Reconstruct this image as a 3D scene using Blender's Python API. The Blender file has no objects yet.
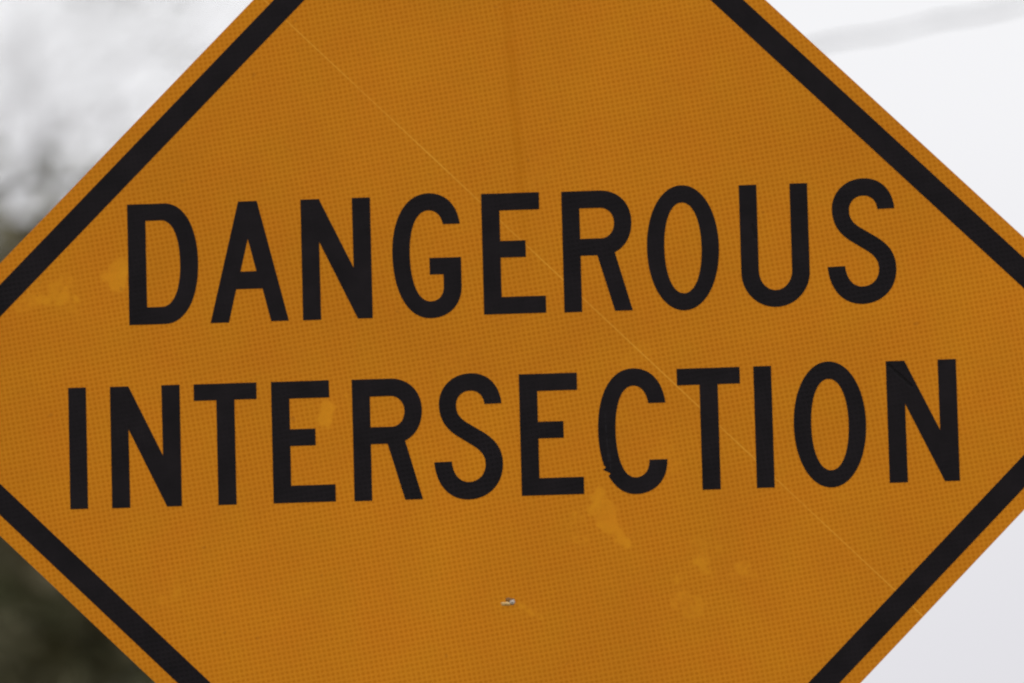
import bpy, bmesh, math, random
import numpy as np
from mathutils import Vector, Matrix, Euler

scene = bpy.context.scene
COL = scene.collection
MM = 0.001
random.seed(7)

# ------------------------------------------------------------------ helpers
def link(o, parent=None):
    COL.objects.link(o)
    if parent is not None:
        o.parent = parent
    return o

def tag(o, label=None, cat=None, group=None, kind=None):
    if label: o['label'] = label
    if cat: o['category'] = cat
    if group: o['group'] = group
    if kind: o['kind'] = kind
    return o

def obj(name, me, mat, parent=None, smooth=False):
    o = bpy.data.objects.new(name, me)
    if mat is not None and not me.materials:
        me.materials.append(mat)
    if smooth:
        for p in me.polygons:
            p.use_smooth = True
    return link(o, parent)

def from_bm(name, bm, mat, parent=None, smooth=False):
    me = bpy.data.meshes.new(name)
    bmesh.ops.recalc_face_normals(bm, faces=bm.faces)
    bm.to_mesh(me)
    bm.free()
    return obj(name, me, mat, parent, smooth)

def empty(name, loc, rot=(0, 0, 0)):
    o = bpy.data.objects.new(name, None)
    o.empty_display_size = 0.1
    o.location = loc
    o.rotation_euler = rot
    return link(o)

class N:
    """tiny node builder"""
    def __init__(self, nt):
        self.nt = nt
    def node(self, typ, **kw):
        n = self.nt.nodes.new(typ)
        for k, v in kw.items():
            setattr(n, k, v)
        return n
    def put(self, sock, v):
        if isinstance(v, bpy.types.NodeSocket):
            self.nt.links.new(v, sock)
        elif v is not None:
            sock.default_value = v
    def m(self, op, a, b=None, c=None, clamp=False):
        n = self.node('ShaderNodeMath', operation=op, use_clamp=clamp)
        for i, v in enumerate((a, b, c)):
            if v is not None:
                self.put(n.inputs[i], v)
        return n.outputs[0]
    def smooth(self, v, a, b, lo=0.0, hi=1.0):
        n = self.node('ShaderNodeMapRange', interpolation_type='SMOOTHSTEP')
        self.put(n.inputs['Value'], v)
        n.inputs['From Min'].default_value = a
        n.inputs['From Max'].default_value = b
        n.inputs['To Min'].default_value = lo
        n.inputs['To Max'].default_value = hi
        return n.outputs[0]
    def lin(self, v, a, b, lo, hi):
        n = self.node('ShaderNodeMapRange')
        self.put(n.inputs['Value'], v)
        n.inputs['From Min'].default_value = a
        n.inputs['From Max'].default_value = b
        n.inputs['To Min'].default_value = lo
        n.inputs['To Max'].default_value = hi
        return n.outputs[0]
    def mix(self, f, a, b, blend='MIX'):
        n = self.node('ShaderNodeMix', data_type='RGBA', blend_type=blend)
        self.put(n.inputs[0], f)
        for i, v in ((6, a), (7, b)):
            if isinstance(v, tuple) and len(v) == 3:
                v = (*v, 1)
            self.put(n.inputs[i], v)
        return n.outputs[2]
    def noise(self, vec, scale, detail=3, rough=0.5, dist=0.0):
        n = self.node('ShaderNodeTexNoise')
        if vec is not None:
            self.put(n.inputs['Vector'], vec)
        n.inputs['Scale'].default_value = scale
        n.inputs['Detail'].default_value = detail
        n.inputs['Roughness'].default_value = rough
        n.inputs['Distortion'].default_value = dist
        return n.outputs['Fac']

def new_mat(name):
    m = bpy.data.materials.new(name)
    m.use_nodes = True
    b = N(m.node_tree)
    bsdf = m.node_tree.nodes['Principled BSDF']
    return m, b, bsdf

def plane_mm(b):
    """object coordinates on the sign's face, in millimetres: x right, y up"""
    tc = b.node('ShaderNodeTexCoord')
    sx = b.node('ShaderNodeSeparateXYZ')
    b.put(sx.inputs[0], tc.outputs['Object'])
    return tc.outputs['Object'], b.m('MULTIPLY', sx.outputs[0], 1000.0), b.m('MULTIPLY', sx.outputs[2], 1000.0)

# sheeting: square grid of small cells, turned against the legend
PITCH = 4.92
ANG = math.radians(8.6)
def cell_dots(b, x, y):
    ca, sa = math.cos(ANG) / PITCH, math.sin(ANG) / PITCH
    u = b.m('ADD', b.m('MULTIPLY', x, ca), b.m('MULTIPLY', y, sa))
    v = b.m('SUBTRACT', b.m('MULTIPLY', y, ca), b.m('MULTIPLY', x, sa))
    uf = b.m('SUBTRACT', b.m('FRACT', u), 0.5)
    vf = b.m('SUBTRACT', b.m('FRACT', v), 0.5)
    d = b.m('SQRT', b.m('ADD', b.m('MULTIPLY', uf, uf), b.m('MULTIPLY', vf, vf)))
    # one random number per cell
    cv = b.node('ShaderNodeCombineXYZ')
    b.put(cv.inputs[0], b.m('FLOOR', u))
    b.put(cv.inputs[1], b.m('FLOOR', v))
    wn = b.node('ShaderNodeTexWhiteNoise', noise_dimensions='2D')
    b.put(wn.inputs['Vector'], cv.outputs[0])
    return d, wn.outputs['Value']

# patches where the sheeting has come loose from its cells: (x0,y0,x1,y1,radius,strength)
PATCHES = [
    (-386, 130, -389, 118, 8.5, .95), (-394, 123, -403, 122, 3.5, .85),
    (-476, 100, -446, 104, 6.0, .75), (-446, 104, -432, 100, 4.5, .8),
    (-458, 116, -436, 116, 5.0, .7), (-488, 96, -470, 99, 5.0, .45),
    (-430, 84, -436, 92, 3.0, .35), (-475, 112, -462, 110, 3.5, .35),
    (-186, -28, -183, -18, 5.5, 1.0), (-178, -14, -176, -10, 2.5, .45),
    (-161, -8, -158, -22, 4.5, .55),
    (85, -110, 81, -128, 6.5, .9), (86, -126, 96, -144, 9.5, 1.0), (96, -134, 104, -146, 6.0, .8), (98, -148, 109, -160, 6.0, .95),
    (62, -132, 68, -140, 4.0, .55), (52, -139, 62, -141, 3.0, .4), (58, -154, 68, -158, 3.0, .55),
    (-352, -204, -344, -205, 2.5, .5), (-338, -186, -350, -172, 1.6, .25), (-335, -195, -344, -208, 2.2, .4),
    (184, -184, 192, -194, 6.0, .7), (168, -195, 160, -199, 3.0, .6), (224, -192, 232, -196, 5.0, .7),
    (214, -198, 216, -200, 2.5, .45), (164, -222, 176, -232, 9.0, .55), (180, -168, 194, -172, 7.0, .3),
    (1, -220, 23, -233, 1.4, .8), (150, -70, 158, -84, 9, .25), (320, -120, 328, -124, 3.0, .2),
    (118, 20, 138, 34, 8, .22), (-62, 12, -50, 30, 10, .16), (30, 210, 46, 226, 12, .16),
]

def value_noise(x, y, scale, seed):
    """smooth random field, -1..1, for points in mm"""
    u, v = x / scale, y / scale
    iu, iv = np.floor(u), np.floor(v)
    fu, fv = u - iu, v - iv
    fu, fv = fu * fu * (3 - 2 * fu), fv * fv * (3 - 2 * fv)
    def h(a, c):
        q = np.sin(a * 127.1 + c * 311.7 + seed * 74.7) * 43758.5453
        return (q - np.floor(q)) * 2 - 1
    return ((h(iu, iv) * (1 - fu) + h(iu + 1, iv) * fu) * (1 - fv) +
            (h(iu, iv + 1) * (1 - fu) + h(iu + 1, iv + 1) * fu) * fv)

def wear_field(x, y):
    warp = value_noise(x, y, 13, 1) * 3.2 + value_noise(x, y, 5.5, 2) * 2.6 + value_noise(x, y, 2.8, 8) * 1.2
    torn = np.clip(.62 + 1.1 * value_noise(x, y, 6.5, 5) + .8 * value_noise(x, y, 3.2, 6) + .5 * value_noise(x, y, 15, 7), .12, 1)
    mott = np.clip(.90 + .20 * value_noise(x, y, 8, 3) + .18 * value_noise(x, y, 19, 4), .3, 1)
    acc = np.zeros_like(x)
    for x0, y0, x1, y1, r, st in PATCHES:
        dx, dy = x1 - x0, y1 - y0
        px, py = x - x0, y - y0
        t = np.clip((px * dx + py * dy) / (dx * dx + dy * dy), 0, 1)
        d = np.hypot(px - t * dx, py - t * dy) - 1.0 + warp * min(1.0, r / 6.0)
        sft = 1.5 + 2.2 * (1 - st)
        k = np.clip((r + sft - d) / (2 * sft), 0, 1)
        acc = np.maximum(acc, st * k * k * (3 - 2 * k) * mott * np.maximum(torn, .75 if st > .8 else 0))
    return acc

def sheeting_material():
    m, b, bs = new_mat('yellow_reflective_sheeting')
    vec, x, y = plane_mm(b)
    d, rnd = cell_dots(b, x, y)
    at = b.node('ShaderNodeAttribute', attribute_name='wear')
    wear = at.outputs['Fac']
    big = b.noise(vec, 3.2, 3, .55)
    mid = b.noise(vec, 22, 4, .6)
    fine = b.noise(vec, 620, 2, .7)
    dot = b.smooth(b.m('ADD', d, b.m('MULTIPLY', b.m('SUBTRACT', b.noise(vec, 330, 2, .6), .5), .22)), 0.06, 0.56, 1.0, 0.0)
    dotamp = b.m('MULTIPLY', b.lin(rnd, 0, 1, .84, 1.04), b.lin(mid, .3, .7, .85, 1.05))
    dot = b.m('MULTIPLY', dot, dotamp)
    dot = b.m('MULTIPLY', dot, b.m('SUBTRACT', 1.0, wear, clamp=True))
    light = (0.722, 0.2530, 0.0112)
    dark = (0.572, 0.1800, 0.0036)
    col = b.mix(dot, light, dark)
    # loosened, paler patches
    col = b.mix(b.m('MULTIPLY', wear, .72), col, (0.840, 0.330, 0.0140))
    # joint between two strips of sheeting, parallel to the edge
    sd = b.m('ABSOLUTE', b.m('SUBTRACT', b.m('ADD', b.m('MULTIPLY', x, 0.7096), b.m('MULTIPLY', y, 0.7046)), 112.7))
    seam = b.smooth(sd, 0.25, 1.0, 1.0, 0.0)
    seam = b.m('MULTIPLY', seam, b.lin(b.noise(vec, 9, 2), .32, .66, .28, .66))
    col = b.mix(seam, col, (0.95, 0.42, 0.042))
    # faint run-off stain from the upper bolt
    wob = b.m('MULTIPLY', b.m('SUBTRACT', b.noise(vec, 12, 3), .5), 16.0)
    sx = b.m('ABSOLUTE', b.m('ADD', b.m('SUBTRACT', x, b.m('ADD', 25.0, b.m('MULTIPLY', y, -0.047))), wob))
    st = b.m('MULTIPLY', b.smooth(sx, 0.0, 9.0, 1.0, 0.0), b.smooth(y, 60.0, 250.0, 0.0, 1.0))
    col = b.mix(b.m('MULTIPLY', st, b.lin(b.noise(vec, 18, 3), .3, .7, .18, .50)), col, (0.56, 0.172, 0.0005))
    # grime and fading
    col = b.mix(1.0, col, b.node('ShaderNodeCombineColor').outputs[0], 'MULTIPLY')
    tint = b.node('ShaderNodeCombineColor')
    v1 = b.m('MULTIPLY', b.lin(big, .3, .7, .925, 1.06), b.lin(fine, .3, .7, .95, 1.05))
    v1 = b.m('MULTIPLY', v1, b.lin(mid, .25, .75, .97, 1.03))
    b.put(tint.inputs[0], v1)
    b.put(tint.inputs[1], b.m('MULTIPLY', v1, b.lin(b.noise(vec, 19, 3), .3, .7, .965, 1.035)))
    b.put(tint.inputs[2], v1)
    mixn = [n for n in m.node_tree.nodes if n.bl_idname == 'ShaderNodeMix' and n.blend_type == 'MULTIPLY'][0]
    b.put(mixn.inputs[7], tint.outputs[0])
    # speckles of dirt
    spk = b.smooth(b.noise(vec, 95, 1, .4), .755, .80, 0, 1)
    col = b.mix(b.m('MULTIPLY', spk, .22), col, (0.25, 0.08, 0.01))
    b.put(bs.inputs['Base Color'], col)
    bs.inputs['Roughness'].default_value = 0.42
    bs.inputs['Specular IOR Level'].default_value = 0.06
    h = b.m('ADD', b.m('MULTIPLY', dot, -0.6), b.m('MULTIPLY', seam, .8))
    h = b.m('ADD', h, b.m('MULTIPLY', b.noise(vec, 7, 2), 4.0))
    bp = b.node('ShaderNodeBump')
    bp.inputs['Strength'].default_value = 0.25
    bp.inputs['Distance'].default_value = 0.0005
    b.put(bp.inputs['Height'], h)
    b.put(bs.inputs['Normal'], bp.outputs[0])
    return m

def black_film_material():
    m, b, bs = new_mat('black_legend_film')
    vec, x, y = plane_mm(b)
    d, rnd = cell_dots(b, x, y)
    mid = b.noise(vec, 26, 4, .6)
    dot = b.m('MULTIPLY', b.smooth(d, 0.15, 0.5, 1.0, 0.0), b.lin(b.noise(vec, 5, 2), .4, .65, .1, .9))
    col = b.mix(b.lin(mid, .3, .7, 0, 1), (0.0058, 0.0040, 0.0052), (0.0135, 0.0098, 0.0120))
    col = b.mix(b.m('MULTIPLY', dot, .55), col, (0.0028, 0.0026, 0.0034))
    # scuff down the left of the C and the crease across the last N
    def stroke(x0, y0, x1, y1, r):
        dx, dy = x1 - x0, y1 - y0
        L2 = dx * dx + dy * dy
        px = b.m('SUBTRACT', x, float(x0)); py = b.m('SUBTRACT', y, float(y0))
        t = b.m('ADD', b.m('MULTIPLY', px, dx / L2), b.m('MULTIPLY', py, dy / L2), clamp=True)
        qx = b.m('SUBTRACT', px, b.m('MULTIPLY', t, dx)); qy = b.m('SUBTRACT', py, b.m('MULTIPLY', t, dy))
        dd = b.m('SQRT', b.m('ADD', b.m('MULTIPLY', qx, qx), b.m('MULTIPLY', qy, qy)))
        dd = b.m('ADD', dd, b.m('MULTIPLY', b.m('SUBTRACT', b.noise(vec, 160, 2), .5), r * 1.6))
        return b.smooth(dd, r * .3, r, 1, 0)
    scuff = b.m('MAXIMUM', stroke(93, -30, 95.5, -82, 1.1), stroke(97.5, -58, 97, -88, .8))
    scuff = b.m('MULTIPLY', scuff, b.smooth(b.noise(vec, 120, 2), .42, .6, 0, 1))
    col = b.mix(b.m('MULTIPLY', scuff, .9), col, (0.017, 0.015, 0.018))
    crease = b.m('MAXIMUM', stroke(377, 7, 398, -14, 2.4), stroke(245, 153, 248, 140, 2.2))
    col = b.mix(b.m('MULTIPLY', crease, .5), col, (0.001, 0.001, 0.001))
    dust = b.smooth(b.noise(vec, 300, 2, .5), .70, .80, 0, .5)
    col = b.mix(dust, col, (0.022, 0.019, 0.019))
    b.put(bs.inputs['Base Color'], col)
    b.put(bs.inputs['Roughness'], b.lin(mid, .3, .7, .36, .52))
    bs.inputs['Specular IOR Level'].default_value = 0.11
    h = b.m('ADD', b.m('MULTIPLY', dot, -.5), b.m('MULTIPLY', b.noise(vec, 18, 3), 4.0))
    h = b.m('SUBTRACT', h, b.m('MULTIPLY', crease, 1.5))
    bp = b.node('ShaderNodeBump')
    bp.inputs['Strength'].default_value = 0.35
    bp.inputs['Distance'].default_value = 0.0006
    b.put(bp.inputs['Height'], h)
    b.put(bs.inputs['Normal'], bp.outputs[0])
    return m

def metal_material(name, c0, c1, rough, metal, scale=60):
    m, b, bs = new_mat(name)
    tc = b.node('ShaderNodeTexCoord')
    n = b.noise(tc.outputs['Object'], scale, 4, .6)
    b.put(bs.inputs['Base Color'], b.mix(b.lin(n, .3, .7, 0, 1), c0, c1))
    b.put(bs.inputs['Roughness'], b.lin(n, .3, .7, rough - .08, rough + .1))
    bs.inputs['Metallic'].default_value = metal
    return m

def rough_material(name, c0, c1, scale, rough=.85, bump=.3):
    m, b, bs = new_mat(name)
    tc = b.node('ShaderNodeTexCoord')
    n = b.noise(tc.outputs['Object'], scale, 5, .65)
    b.put(bs.inputs['Base Color'], b.mix(b.lin(n, .3, .7, 0, 1), c0, c1))
    bs.inputs['Roughness'].default_value = rough
    bs.inputs['Specular IOR Level'].default_value = .2
    bp = b.node('ShaderNodeBump')
    bp.inputs['Strength'].default_value = bump
    bp.inputs['Distance'].default_value = 0.02
    b.put(bp.inputs['Height'], n)
    b.put(bs.inputs['Normal'], bp.outputs[0])
    return m

M_SHEET = sheeting_material()
M_BLACK = black_film_material()
M_ALU = metal_material('bare_aluminium', (.55, .54, .52), (.78, .77, .75), .38, 1.0)
M_GALV = metal_material('galvanised_steel', (.35, .36, .36), (.52, .53, .53), .5, .9, 30)
M_CHIP = metal_material('chipped_metal', (.42, .34, .27), (.66, .58, .52), .55, .15, 420)
M_BARK = rough_material('bark', (.055, .045, .036), (.13, .11, .09), 9)
M_TWIG = rough_material('grey_twig_bark', (.17, .155, .16), (.30, .275, .29), 14)
M_LEAF = rough_material('dark_leaves', (.086, .098, .036), (.20, .165, .108), 1.3, .7, 0)
M_DRY = rough_material('withered_leaves', (.15, .15, .11), (.25, .23, .19), 3, .8, 0)
M_GROUND = rough_material('dry_grass_ground', (.05, .055, .025), (.12, .11, .06), .35)
M_CABLE = rough_material('weathered_cable', (.03, .03, .033), (.06, .06, .065), 12, .6)

# ------------------------------------------------------------------ the sign
SIGN_Z = 2.90
SIDE = 914.4
sign = empty('warning_sign', (0, 0, SIGN_Z))
tag(sign, 'diamond shaped yellow orange road sign with a black border reading DANGEROUS INTERSECTION', 'road sign')

def rounded_diamond(side, rad, seg=14):
    """outline of a square standing on its corner, x right, y up, mm"""
    h = side / 2 - rad
    pts = []
    for k, (cx, cy) in enumerate(((h, h), (-h, h), (-h, -h), (h, -h))):
        for i in range(seg + 1):
            a = math.pi / 2 * (k + i / seg)
            pts.append((cx + rad * math.cos(a), cy + rad * math.sin(a)))
    c = math.sqrt(.5)
    return [((x - y) * c, (x + y) * c) for x, y in pts]

def plate(name, pts, y_front, y_back, mat_front, mat_rest, parent):
    bm = bmesh.new()
    f = [bm.verts.new((x * MM, y_front * MM, z * MM)) for x, z in pts]
    k = [bm.verts.new((x * MM, y_back * MM, z * MM)) for x, z in pts]
    ff = bm.faces.new(f); bk = bm.faces.new(k[::-1])
    n = len(pts)
    for i in range(n):
        bm.faces.new((f[i], k[i], k[(i + 1) % n], f[(i + 1) % n]))
    bmesh.ops.recalc_face_normals(bm, faces=bm.faces)
    me = bpy.data.meshes.new(name)
    bm.faces.index_update()
    idx = ff.index
    bm.to_mesh(me); bm.free()
    me.materials.append(mat_front); me.materials.append(mat_rest)
    for i, p in enumerate(me.polygons):
        p.material_index = 0 if i == idx else 1
    o = bpy.data.objects.new(name, me)
    return link(o, parent)

plate('panel', rounded_diamond(SIDE - 2.4, 46), 0.0, 2.2, M_ALU, M_ALU, sign)

def sheeting():
    """the coloured film on the plate: a fine mesh, so that its wear is stored at its points"""
    half, rad, n = SIDE / 2, 47.0, 440
    g = np.linspace(-half, half, n)
    U, V = np.meshgrid(g, g)
    # round the corners: pull corner points in to the arc
    inner = half - rad
    du, dv = np.abs(U) - inner, np.abs(V) - inner
    corner = (du > 0) & (dv > 0)
    dist = np.hypot(du, dv) + 1e-9
    m = np.maximum(du, dv)
    f = np.where(corner, m / dist, 1.0)
    U = np.where(corner, np.sign(U) * (inner + du * f), U)
    V = np.where(corner, np.sign(V) * (inner + dv * f), V)
    c = math.sqrt(.5)
    X, Z = (U - V) * c, (U + V) * c
    idx = np.arange(n * n).reshape(n, n)
    co = np.stack([X.ravel() * MM, np.full(n * n, -.4 * MM), Z.ravel() * MM], 1)
    quads = np.stack([idx[:-1, :-1], idx[:-1, 1:], idx[1:, 1:], idx[1:, :-1]], -1).reshape(-1, 4)
    rim = np.concatenate([idx[0, :-1], idx[:-1, -1], idx[-1, :0:-1], idx[:0:-1, 0]])
    back = co[rim].copy(); back[:, 1] = 1.0 * MM
    nb = len(rim)
    bi = np.arange(nb) + n * n
    skirt = np.stack([rim, bi, np.roll(bi, -1), np.roll(rim, -1)], -1)
    me = bpy.data.meshes.new('sheeting')
    me.from_pydata(np.concatenate([co, back]).tolist(), [], np.concatenate([quads, skirt]).tolist())
    at = me.attributes.new('wear', 'FLOAT', 'POINT')
    wv = np.concatenate([wear_field(X.ravel(), Z.ravel()), np.zeros(nb)]).astype(np.float32)
    at.data.foreach_set('value', wv)
    me.update()
    return obj('sheeting', me, M_SHEET, sign)
sheeting()

def flat_shape(name, loops, y_front, y_back, mat, parent):
    """filled flat shape with holes and a small real thickness"""
    cu = bpy.data.curves.new(name, 'CURVE')
    cu.dimensions = '2D'
    cu.fill_mode = 'BOTH'
    cu.extrude = abs(y_back - y_front) * MM / 2
    for lp in loops:
        sp = cu.splines.new('POLY')
        sp.points.add(len(lp) - 1)
        for p, (x, z) in zip(sp.points, lp):
            p.co = (x * MM, z * MM, 0, 1)
        sp.use_cyclic_u = True
    tmp = bpy.data.objects.new(name + '_outline', cu)
    COL.objects.link(tmp)
    dg = bpy.context.evaluated_depsgraph_get()
    me = bpy.data.meshes.new_from_object(tmp.evaluated_get(dg))
    bpy.data.objects.remove(tmp)
    bpy.data.curves.remove(cu)
    me.name = name
    mid = (y_front + y_back) / 2 * MM
    me.transform(Matrix.Translation((0, mid, 0)) @ Matrix.Rotation(math.pi / 2, 4, 'X'))
    me.materials.clear()
    return obj(name, me, mat, parent)

MARGIN, BAND = 15.1, 22.5
flat_shape('border', [rounded_diamond(SIDE - 2 * MARGIN, 36), rounded_diamond(SIDE - 2 * (MARGIN + BAND), 20)],
           -0.75, -0.42, M_BLACK, sign)

# --- letter outlines in mm: x from the left of the letter, y up from the baseline, cap height 121.2
CAP = 121.2
def outline(cmds):
    pts = []
    for c in cmds:
        if c[0] == 'L':
            pts.append((c[1], c[2]))
        elif c[0] == 'Q':                      # quarter ellipse round the corner (cx,cy) to (x,y)
            _, cx, cy, x, y = c[:5]
            k = c[5] if len(c) > 5 else .5523
            x0, y0 = pts[-1]
            a = (x0 + (cx - x0) * k, y0 + (cy - y0) * k)
            d = (x + (cx - x) * k, y + (cy - y) * k)
            bez(pts, a, d, (x, y))
        elif c[0] == 'B':
            bez(pts, (c[1], c[2]), (c[3], c[4]), (c[5], c[6]))
    if math.dist(pts[0], pts[-1]) < 1e-6:
        pts.pop()
    return pts

def bez(pts, a, d, e, n=18):
    s = pts[-1]
    for i in range(1, n + 1):
        t = i / n
        u = 1 - t
        pts.append(tuple(u**3 * s[j] + 3 * u * u * t * a[j] + 3 * u * t * t * d[j] + t**3 * e[j] for j in (0, 1)))

L, Q, B = 'L', 'Q', 'B'
def grow(pts, k):
    """push an outline outwards by k (inwards for negative k)"""
    n = len(pts)
    ar = sum(pts[i][0] * pts[(i + 1) % n][1] - pts[(i + 1) % n][0] * pts[i][1] for i in range(n))
    sg = 1 if ar > 0 else -1
    out = []
    for i in range(n):
        p, q, r = Vector(pts[i - 1]), Vector(pts[i]), Vector(pts[(i + 1) % n])
        a, c = (q - p).normalized(), (r - q).normalized()
        n1, n2 = Vector((a.y, -a.x)) * sg, Vector((c.y, -c.x)) * sg
        b_ = n1 + n2
        d = max(b_.dot(n1), .35)
        out.append(tuple(q + b_ * (k / d)))
    return out

GLYPH = {
 'I': [[(L, 0, 0), (L, 16.9, 0), (L, 16.9, CAP), (L, 0, CAP)]],
 'T': [[(L, 22.3, 0), (L, 39.6, 0), (L, 39.6, 105.4), (L, 61.8, 105.4), (L, 61.8, CAP), (L, 0, CAP), (L, 0, 105.4), (L, 22.3, 105.4)]],
 'E': [[(L, 0, 0), (L, 61.2, 0), (L, 61.2, 16.4), (L, 17.2, 16.4), (L, 17.2, 57.0), (L, 42.4, 57.0), (L, 42.4, 73.0),
        (L, 17.2, 73.0), (L, 17.2, 104.7), (L, 57.0, 104.7), (L, 57.0, CAP), (L, 0, CAP)]],
 'N': [[(L, 0, 0), (L, 17.3, 0), (L, 17.3, 78.9), (L, 54.6, 0), (L, 68.8, 0), (L, 68.8, CAP), (L, 51.4, CAP),
        (L, 51.4, 50.4), (L, 17.8, CAP), (L, 0, CAP)]],
 'A': [[(L, 0, 0), (L, 17.6, 0), (L, 25.4, 33.3), (L, 52.4, 33.3), (L, 60.4, 0), (L, 77.2, 0), (L, 47.9, CAP), (L, 29.8, CAP)],
       [(L, 29.9, 50.2), (L, 46.9, 50.2), (L, 38.4, 84.2)]],
 'D': [[(L, 0, 0), (L, 35.5, 0), (Q, 69.2, 0, 69.2, 61, .60), (Q, 69.2, CAP, 36.5, CAP, .60), (L, 0, CAP)],
       [(L, 17.3, 16.6), (L, 32.5, 16.6), (Q, 52.0, 16.6, 52.0, 60.5, .62), (Q, 52.0, 105.0, 33.0, 105.0, .62), (L, 17.3, 105.0)]],
 'R': [[(L, 0, 0), (L, 16.9, 0), (L, 16.9, 56.6), (L, 34.2, 56.6), (L, 50.4, 0), (L, 67.2, 0), (L, 50.9, 59.0),
        (B, 61.5, 63.5, 68.4, 75.0, 68.4, 89.2), (B, 68.4, 108.5, 55.5, CAP, 37.5, CAP), (L, 0, CAP)],
       [(L, 16.9, 72.8), (L, 38.2, 72.8), (Q, 51.8, 72.8, 51.8, 88.8, .58), (Q, 51.8, 104.5, 37.2, 104.5, .58), (L, 16.9, 104.5)]],
 'O': [[(L, 35.4, -2.2), (Q, 71.0, -2.2, 71.0, 60.6, .57), (Q, 71.0, 123.4, 35.4, 123.4, .57), (Q, 0, 123.4, 0, 60.6, .57), (Q, 0, -2.2, 35.4, -2.2, .57)],
       [(L, 35.4, 14.2), (Q, 54.4, 14.2, 54.4, 60.6, .60), (Q, 54.4, 106.7, 35.4, 106.7, .60), (Q, 16.6, 106.7, 16.6, 60.6, .60), (Q, 16.6, 14.2, 35.4, 14.2, .60)]],
 'U': [[(L, 0, CAP), (L, 0, 33.0), (Q, 0, -2.0, 33.6, -2.0), (Q, 67.4, -2.0, 67.4, 33.0), (L, 67.4, CAP), (L, 50.6, CAP),
        (L, 50.6, 34.5), (Q, 50.6, 14.2, 33.6, 14.2), (Q, 16.8, 14.2, 16.8, 34.5), (L, 16.8, CAP)]],
 'C': [[(L, 67.2, 30.8), (Q, 67.2, -2.4, 35.6, -2.4, .60), (B, 13.0, -2.4, 0, 26, 0, 61.5), (B, 0, 97, 13.0, 123.0, 35.6, 123.0),
        (B, 54.0, 123.0, 64.5, 108.5, 66.9, 88.4), (L, 50.6, 88.4), (B, 48.9, 99.0, 43.5, 106.4, 35.6, 106.4),
        (B, 22.0, 106.4, 16.6, 84, 16.6, 61.5), (B, 16.6, 38, 22.0, 13.6, 35.6, 13.6), (B, 44.5, 13.6, 50.0, 20.0, 50.2, 30.8)]],
 'G': [[(L, 67.6, 58.0), (L, 36.9, 58.0), (L, 36.9, 42.0), (L, 50.6, 42.0), (L, 50.6, 30.0), (B, 50.6, 20.5, 45.5, 14.2, 37.0, 14.2),
        (B, 22.5, 14.2, 16.6, 38, 16.6, 62.5), (B, 16.6, 86, 22.5, 107.0, 36.6, 107.0), (B, 44.5, 107.0, 49.5, 101, 51.0, 92.6),
        (L, 67.2, 92.6), (B, 65.0, 111.0, 54.0, 123.5, 36.6, 123.5), (B, 13.5, 123.5, 0, 98, 0, 63.0),
        (B, 0, 26, 13.5, -2.0, 36.6, -2.0), (B, 54.5, -2.0, 67.6, 10.0, 67.6, 30.0)]],
 'S': [[(L, 0, 35.3), (B, 1.6, 13.5, 13.5, -2.2, 33.4, -2.2), (B, 53.5, -2.2, 67.5, 13.0, 67.5, 32.5), (B, 67.5, 49.0, 59.0, 58.0, 46.0, 66.0),
        (L, 33.0, 74.2), (B, 26.5, 78.5, 22.3, 83.5, 22.3, 92.0), (B, 22.3, 100.8, 28.6, 107.0, 37.0, 107.0), (B, 45.0, 107.0, 50.4, 101.5, 51.3, 93.0),
        (L, 67.5, 93.4), (B, 65.8, 111.5, 55.0, 123.7, 37.6, 123.7), (B, 19.5, 123.7, 6.0, 110.5, 6.0, 93.0), (B, 6.0, 79.0, 12.5, 69.0, 23.5, 61.6),
        (L, 40.0, 50.8), (B, 46.5, 46.3, 51.0, 41.0, 51.0, 32.8), (B, 51.0, 22.0, 43.8, 14.6, 33.6, 14.6), (B, 23.5, 14.6, 17.6, 24.0, 16.7, 35.6)]],
}
ROWS = [
 (72.1, [('D', -378.2, 1.1), ('A', -296.9, .5), ('N', -204.6, .3), ('G', -114.0, .2), ('E', -24.0, 0), ('R', 56.1, -.4), ('O', 140.0, 0), ('U', 233.2, .2), ('S', 319.2, .6)]),
 (-110.4, [('I', -440.6, .2), ('N', -398.9, -.1), ('T', -315.3, -.3), ('E', -238.1, -.4), ('R', -157.6, -.8), ('S', -77.4, -.5), ('E', 8.8, -.8),
           ('C', 86.2, -.2), ('T', 165.9, -.4), ('I', 242.1, -.4), ('O', 280.5, 0), ('N', 373.7, .5)]),
]
rj = random.Random(3)
for base, row in ROWS:
    for ch, left, lift in row:
        loops = []
        for li, cmds in enumerate(GLYPH[ch]):
            pts = [(x + left, y + base + lift) for x, y in grow(outline(cmds), .38 if li == 0 else -.38)]
            if ch == 'C':                       # the film is nicked at the lower left of this letter
                out = []
                for q in range(len(pts)):
                    (xa, ya), (xb, yb) = pts[q], pts[(q + 1) % len(pts)]
                    near = xa < left + 12 and base + 8 < ya < base + 40 and math.dist(pts[q], pts[(q + 1) % len(pts)]) < 9
                    m_ = 12 if near else 1
                    for h in range(m_):
                        x, y = xa + (xb - xa) * h / m_, ya + (yb - ya) * h / m_
                        if near and li == 0 and x < left + 11:
                            g_ = y - base
                            x += 3.0 * math.exp(-((g_ - 18.5) / 1.5) ** 2) - 2.2 * math.exp(-((g_ - 22.3) / 1.2) ** 2) + .9 * math.exp(-((g_ - 25) / 1.0) ** 2)
                            if 14 < g_ < 30:
                                x += rj.uniform(-.35, .35)
                        out.append((x, y))
                pts = out
            loops.append(pts)
        flat_shape('letter', loops, -0.75, -0.42, M_BLACK, sign)

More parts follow.
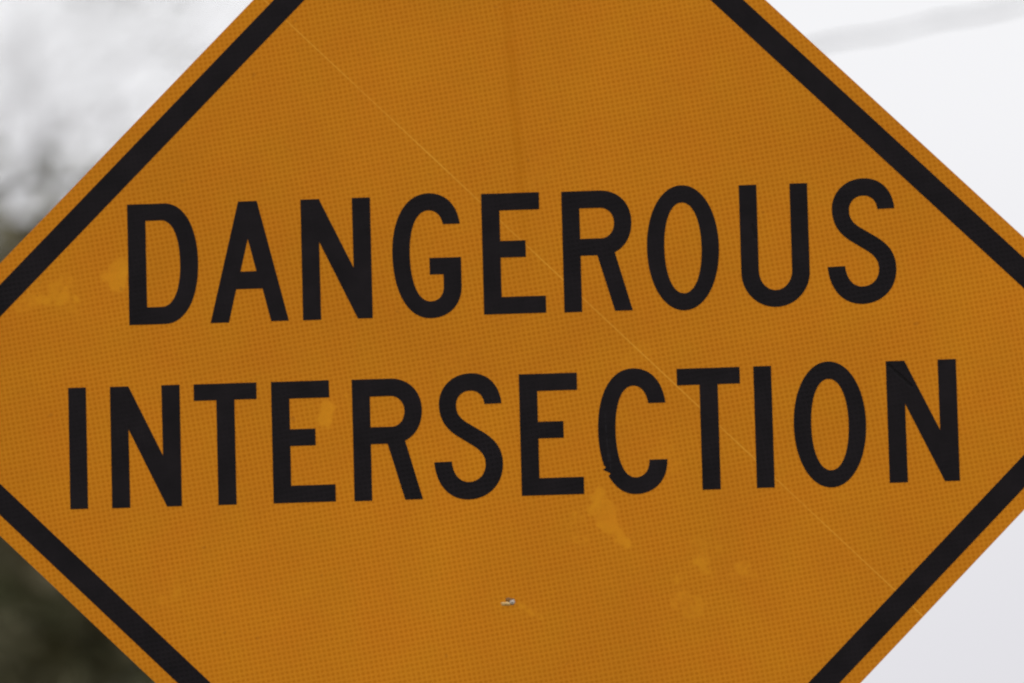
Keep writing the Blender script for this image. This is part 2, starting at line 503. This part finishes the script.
# chip: the sheeting is broken and bare metal curls out
def lump(name, cx, cz, w, h, depth, mat, seed, rings=4, seg=14):
    r = random.Random(seed)
    bm = bmesh.new()
    prof = [r.uniform(.75, 1.2) for _ in range(seg)]
    grid = []
    for i in range(rings):
        t = i / rings
        ring = []
        for j in range(seg):
            a = 2 * math.pi * j / seg
            k = (1 - t) * prof[j]
            y = -0.4 - depth * math.sin(t * math.pi / 2) * r.uniform(.7, 1.2)
            ring.append(bm.verts.new(((cx + w * k * math.cos(a)) * MM, y * MM, (cz + h * k * math.sin(a)) * MM)))
        grid.append(ring)
    top = bm.verts.new((cx * MM, (-0.4 - depth) * MM, cz * MM))
    for i in range(rings - 1):
        for j in range(seg):
            bm.faces.new((grid[i][j], grid[i][(j + 1) % seg], grid[i + 1][(j + 1) % seg], grid[i + 1][j]))
    for j in range(seg):
        bm.faces.new((grid[-1][j], grid[-1][(j + 1) % seg], top))
    bm.faces.new(grid[0][::-1])
    return from_bm(name, bm, mat, sign, True)
M_TORN = metal_material('torn_sheeting_edge', (.60, .34, .09), (.78, .54, .24), .5, 0, 300)
M_RUST = rough_material('rusty_hole', (.22, .11, .05), (.34, .16, .05), 300, .8, .3)
lump('exposed_metal', -3.6, -217.4, 3.1, 3.3, 1.6, M_CHIP, 4)
lump('torn_sheeting', -10.0, -218.9, 5.6, 2.3, 1.2, M_TORN, 9)
lump('rusty_dent', -6.6, -215.0, 4.4, 2.2, .6, M_RUST, 2)

# mounting bolts (above and below the photograph)
def bolt(z):
    bm = bmesh.new()
    bmesh.ops.create_cone(bm, cap_ends=True, segments=28, radius1=.011, radius2=.011, depth=.0015,
                          matrix=Matrix.Translation((0, -.0012, z)) @ Matrix.Rotation(math.pi / 2, 4, 'X'))
    bmesh.ops.create_cone(bm, cap_ends=True, segments=6, radius1=.0075, radius2=.007, depth=.0055,
                          matrix=Matrix.Translation((0, -.0046, z)) @ Matrix.Rotation(math.pi / 2, 4, 'X'))
    from_bm('bolt', bm, M_GALV, sign)
bolt(.545); bolt(-.545)

# ------------------------------------------------------------------ post behind the sign
def u_post():
    prof = [(-38, 3), (-22, 3), (-17, 32), (17, 32), (22, 3), (38, 3), (38, 6.5), (25, 6.5), (20, 36), (-20, 36), (-25, 6.5), (-38, 6.5)]
    bm = bmesh.new()
    z0, z1 = -.4, SIGN_Z + .60
    a = [bm.verts.new((x * MM, y * MM, z0)) for x, y in prof]
    c = [bm.verts.new((x * MM, y * MM, z1)) for x, y in prof]
    n = len(prof)
    for i in range(n):
        bm.faces.new((a[i], a[(i + 1) % n], c[(i + 1) % n], c[i]))
    bm.faces.new(a[::-1]); bm.faces.new(c)
    o = from_bm('sign_post', bm, M_GALV)
    tag(o, 'galvanised steel channel post standing behind the diamond sign', 'sign post')
u_post()

# ------------------------------------------------------------------ camera (solved from the sign's own edges)
def rot3(ax, ay, az):
    return Matrix.Rotation(az, 3, 'Z') @ Matrix.Rotation(ay, 3, 'Y') @ Matrix.Rotation(ax, 3, 'X')
R = rot3(-1.56709915e-01, -3.66338893e-02, 3.25064804e-02)
tvec = Vector((-1.49198685e-03, -4.33299545e-02, -8.48572681))
S2W = Matrix(((1, 0, 0), (0, 0, -1), (0, 1, 0)))          # sign plane (x, up, out) to world
cam_pos = S2W @ (-(R.transposed() @ tvec)) + Vector((0, 0, SIGN_Z))
cam_rot = S2W @ R.transposed()
cd = bpy.data.cameras.new('camera')
cam = link(bpy.data.objects.new('camera', cd))
cam.matrix_world = Matrix.Translation(cam_pos) @ cam_rot.to_4x4()
cd.sensor_width = 36
cd.lens = 300
cd.clip_start = .1
cd.clip_end = 3000
cd.dof.use_dof = True
cd.dof.focus_distance = 8.48
cd.dof.aperture_fstop = 5.6
cd.dof.aperture_blades = 7
scene.camera = cam

def along(px, py, dist):
    """a place in the world seen in that direction of the photograph, at that distance"""
    f = 300 / 36 * 1024
    d = cam_rot @ Vector(((px - 512) / f, (341.5 - py) / f, -1))
    return cam_pos + d * dist

# ------------------------------------------------------------------ setting
bm = bmesh.new()
bmesh.ops.create_grid(bm, x_segments=40, y_segments=40, size=600)
g = from_bm('ground', bm, M_GROUND)
tag(g, 'dry grassy ground under the sign and trees', None, kind='structure')

# overhead cable
def tube(bm, pts, radii, seg=7):
    prev = None
    n = len(pts)
    up = Vector((.3, .2, 1)).normalized()
    for i in range(n):
        d = (pts[min(i + 1, n - 1)] - pts[max(i - 1, 0)]).normalized()
        s = d.cross(up)
        if s.length < 1e-4:
            s = d.cross(Vector((1, 0, 0)))
        s.normalize()
        w = s.cross(d)
        ring = [bm.verts.new(pts[i] + (s * math.cos(2 * math.pi * k / seg) + w * math.sin(2 * math.pi * k / seg)) * radii[i]) for k in range(seg)]
        if prev:
            for k in range(seg):
                bm.faces.new((prev[k], prev[(k + 1) % seg], ring[(k + 1) % seg], ring[k]))
        else:
            bm.faces.new(ring[::-1])
        prev = ring
    bm.faces.new(prev)

CD = 19.0
c0, c1, c2 = along(822, 44.5, CD), along(922, 25.0, CD), along(1024, 4.8, CD)
bm = bmesh.new()
pts = []
for i in range(161):
    t = -6 + i * 12 / 80                         # parabola through three points of the cable, long span
    p = c0 + (c2 - c0) * t
    sag = (c1 - (c0 + c2) / 2) * (4 * t * (1 - t))
    pts.append(p + sag + Vector((0, 0, .004 * math.sin(i * 1.9))))
tube(bm, pts, [.0039 * (1 + .3 * math.sin(i * 2.3) * math.sin(i * .9)) for i in range(len(pts))], 8)
cab = from_bm('overhead_cable', bm, M_CABLE, None, True)
tag(cab, 'blurred grey overhead cable crossing the pale sky at the upper right', 'cable')

# ------------------------------------------------------------------ trees
def branchy(rng, bm, start, dirn, length, rad, depth, tips, spread=.55, kids=(3, 5), up=.12):
    n = 7
    pts, radii = [start.copy()], [rad]
    d = dirn.normalized()
    p = start.copy()
    for i in range(n):
        d = (d + Vector((rng.gauss(0, .13), rng.gauss(0, .13), rng.gauss(0, .10) + up * .3))).normalized()
        p = p + d * (length / n)
        pts.append(p.copy())
        radii.append(rad * (1 - .62 * (i + 1) / n))
    tube(bm, pts, radii, 7 if rad > .02 else 4)
    if depth == 0:
        tips.extend(pts[2:])
        return
    for k in range(rng.randint(*kids)):
        i = rng.randint(2, n)
        dd = (pts[i] - pts[i - 1]).normalized()
        side = Vector((rng.gauss(0, 1), rng.gauss(0, 1), rng.gauss(0, .7)))
        side = (side - dd * side.dot(dd)).normalized()
        nd = (dd + side * rng.uniform(spread, spread * 1.9)).normalized()
        branchy(rng, bm, pts[i], nd, length * rng.uniform(.48, .72), radii[i] * .62, depth - 1, tips, spread, kids, up)
    tips.append(pts[-1])

def leaf(bm, rng, p, size):
    d = Vector((rng.gauss(0, 1), rng.gauss(0, 1), rng.gauss(0, .6))).normalized()
    s = d.cross(Vector((rng.gauss(0, 1), rng.gauss(0, 1), rng.gauss(0, 1)))).normalized()
    n = d.cross(s)
    a = bm.verts.new(p - d * size)
    b_ = bm.verts.new(p + s * size * .45 + n * size * .12)
    c = bm.verts.new(p + d * size)
    e = bm.verts.new(p - s * size * .45 + n * size * .12)
    bm.faces.new((a, b_, c)); bm.faces.new((a, c, e))

def leafy_tree(base, centre, rx, rz, seed, nleaf, label):
    rng = random.Random(seed)
    root = empty('leafy_tree', base)
    tag(root, label, 'tree')
    bm = bmesh.new()
    tips = []
    c = centre - base
    lean = Vector((c.x, c.y, 0))
    top = c + Vector((0, 0, rz * .2))
    pts = [Vector((0, 0, -.3)) + (top - Vector((0, 0, -.3))) * (i / 9) + Vector((rng.gauss(0, .04), rng.gauss(0, .04), 0)) for i in range(10)]
    tube(bm, pts, [.17 * (1 - .06 * i) for i in range(10)], 10)
    for k in range(13):
        i = rng.randint(5, 9)
        a = rng.uniform(0, 2 * math.pi)
        branchy(rng, bm, pts[i], Vector((math.cos(a), math.sin(a), rng.uniform(-.1, .8))), rx * rng.uniform(.7, 1.0), .06, 2, tips)
    from_bm('trunk', bm, M_BARK, root, True)
    bm = bmesh.new()
    clumps = []
    for k in range(260):
        while True:
            v = Vector((rng.uniform(-1, 1), rng.uniform(-1, 1), rng.uniform(-1, 1)))
            if .25 < v.length < 1: break
        clumps.append((c + Vector((v.x * rx, v.y * rx, v.z * rz)), rng.uniform(.2, .42)))
    fringe = []
    for k in range(70):
        a = rng.uniform(0, 2 * math.pi)
        e = rng.uniform(.0, 1.0)
        rr = rng.uniform(.98, 1.22)
        fringe.append((c + Vector((math.cos(a) * rx * rr * math.cos(e), math.sin(a) * rx * rr * math.cos(e), rz * rr * math.sin(e))), rng.uniform(.2, .4)))
    for k in range(nleaf):
        q, r = rng.choice(fringe) if k % 24 == 0 else rng.choice(clumps)
        p = q + Vector((rng.gauss(0, r * .5), rng.gauss(0, r * .5), rng.gauss(0, r * .4)))
        leaf(bm, rng, p, rng.uniform(.065, .115))
    from_bm('crown', bm, M_LEAF, root)

TD = 35.0
cc = along(-258, 668, TD)
leafy_tree(Vector((cc.x - .3, cc.y, 0)), cc, 2.08, 1.95, 5, 78000, 'dark leafy tree out of focus behind the left corner of the sign')

def bare_tree(base, seed, label):
    rng = random.Random(seed)
    root = empty('twiggy_tree', base)
    tag(root, label, 'tree')
    bm = bmesh.new()
    tips = []
    H = 10.2
    pts = [Vector((rng.gauss(0, .05), rng.gauss(0, .05), -.3 + (H + .3) * i / 11)) for i in range(12)]
    tube(bm, pts, [.16 * (1 - .07 * i) for i in range(12)], 10)
    from_bm('trunk', bm, M_TWIG, root, True)
    bm = bmesh.new()
    for k in range(38):
        i = rng.randint(5, 11)
        a = rng.uniform(0, 2 * math.pi)
        branchy(rng, bm, pts[i], Vector((math.cos(a), math.sin(a), rng.uniform(.2, .9))), rng.uniform(1.3, 2.4), .0175, 3, tips, .62, (3, 6), .1)
    from_bm('crown', bm, M_TWIG, root, True)
    bm = bmesh.new()                          # a few withered leaves still hang in loose bunches
    for k in range(110):
        q = rng.choice(tips)
        r = rng.uniform(.10, .22)
        for i in range(rng.randint(14, 42)):
            leaf(bm, rng, q + Vector((rng.gauss(0, r), rng.gauss(0, r), rng.gauss(0, r * .7))), rng.uniform(.022, .042))
    from_bm('leaves', bm, M_DRY, root)

b0 = along(-90, 200, 41)
bare_tree(Vector((b0.x, b0.y, 0)), 21, 'nearly bare grey twiggy tree blurred against the sky at the upper left')

# ------------------------------------------------------------------ light
SUN_EL, SUN_AZ = math.radians(52), math.radians(20)       # high behind the sign, veiled by cloud
w = bpy.data.worlds.new('World')
scene.world = w
w.use_nodes = True
b = N(w.node_tree)
bg = w.node_tree.nodes['Background']
bg.inputs['Strength'].default_value = 0.1
sky = b.node('ShaderNodeTexSky', sky_type='NISHITA')
sky.sun_disc = False
sky.sun_elevation = SUN_EL
sky.sun_rotation = SUN_AZ
sky.dust_density = 4
tc = b.node('ShaderNodeTexCoord')
sx = b.node('ShaderNodeSeparateXYZ')
b.put(sx.inputs[0], tc.outputs['Generated'])
z = sx.outputs[2]
lum = b.m('ADD', b.smooth(z, .10, .20, 7.65, 9.2), b.smooth(z, .2, .95, 0, 8.0))
cl = b.noise(tc.outputs['Generated'], 5.0, 4, .55)
lum = b.m('MULTIPLY', lum, b.lin(cl, .3, .7, .97, 1.03))
tint = b.mix(b.smooth(z, .1, .22), (.985, .975, 1.03), (.995, .995, 1.01))
vm = b.node('ShaderNodeVectorMath', operation='SCALE')
b.put(vm.inputs[0], tint)
b.put(vm.inputs['Scale'], lum)
fin = b.mix(.96, sky.outputs[0], vm.outputs[0])
b.put(bg.inputs['Color'], fin)

sd = bpy.data.lights.new('sun', 'SUN')
sd.energy = .6
sd.angle = math.radians(14)
sd.color = (1, .96, .9)
sun = link(bpy.data.objects.new('sun', sd))
dirv = Vector((math.sin(SUN_AZ) * math.cos(SUN_EL), math.cos(SUN_AZ) * math.cos(SUN_EL), math.sin(SUN_EL)))
sun.rotation_euler = dirv.to_track_quat('Z', 'Y').to_euler()
sun.location = (0, 0, 30)

vs = scene.view_settings
scene.display_settings.display_device = 'sRGB'
vs.view_transform = 'Standard'
vs.look = 'None'
vs.exposure = 0
vs.gamma = 1
scene.render.engine = 'CYCLES'
scene.cycles.filter_width = 2.2
scene.cycles.max_bounces = 5
scene.cycles.diffuse_bounces = 3
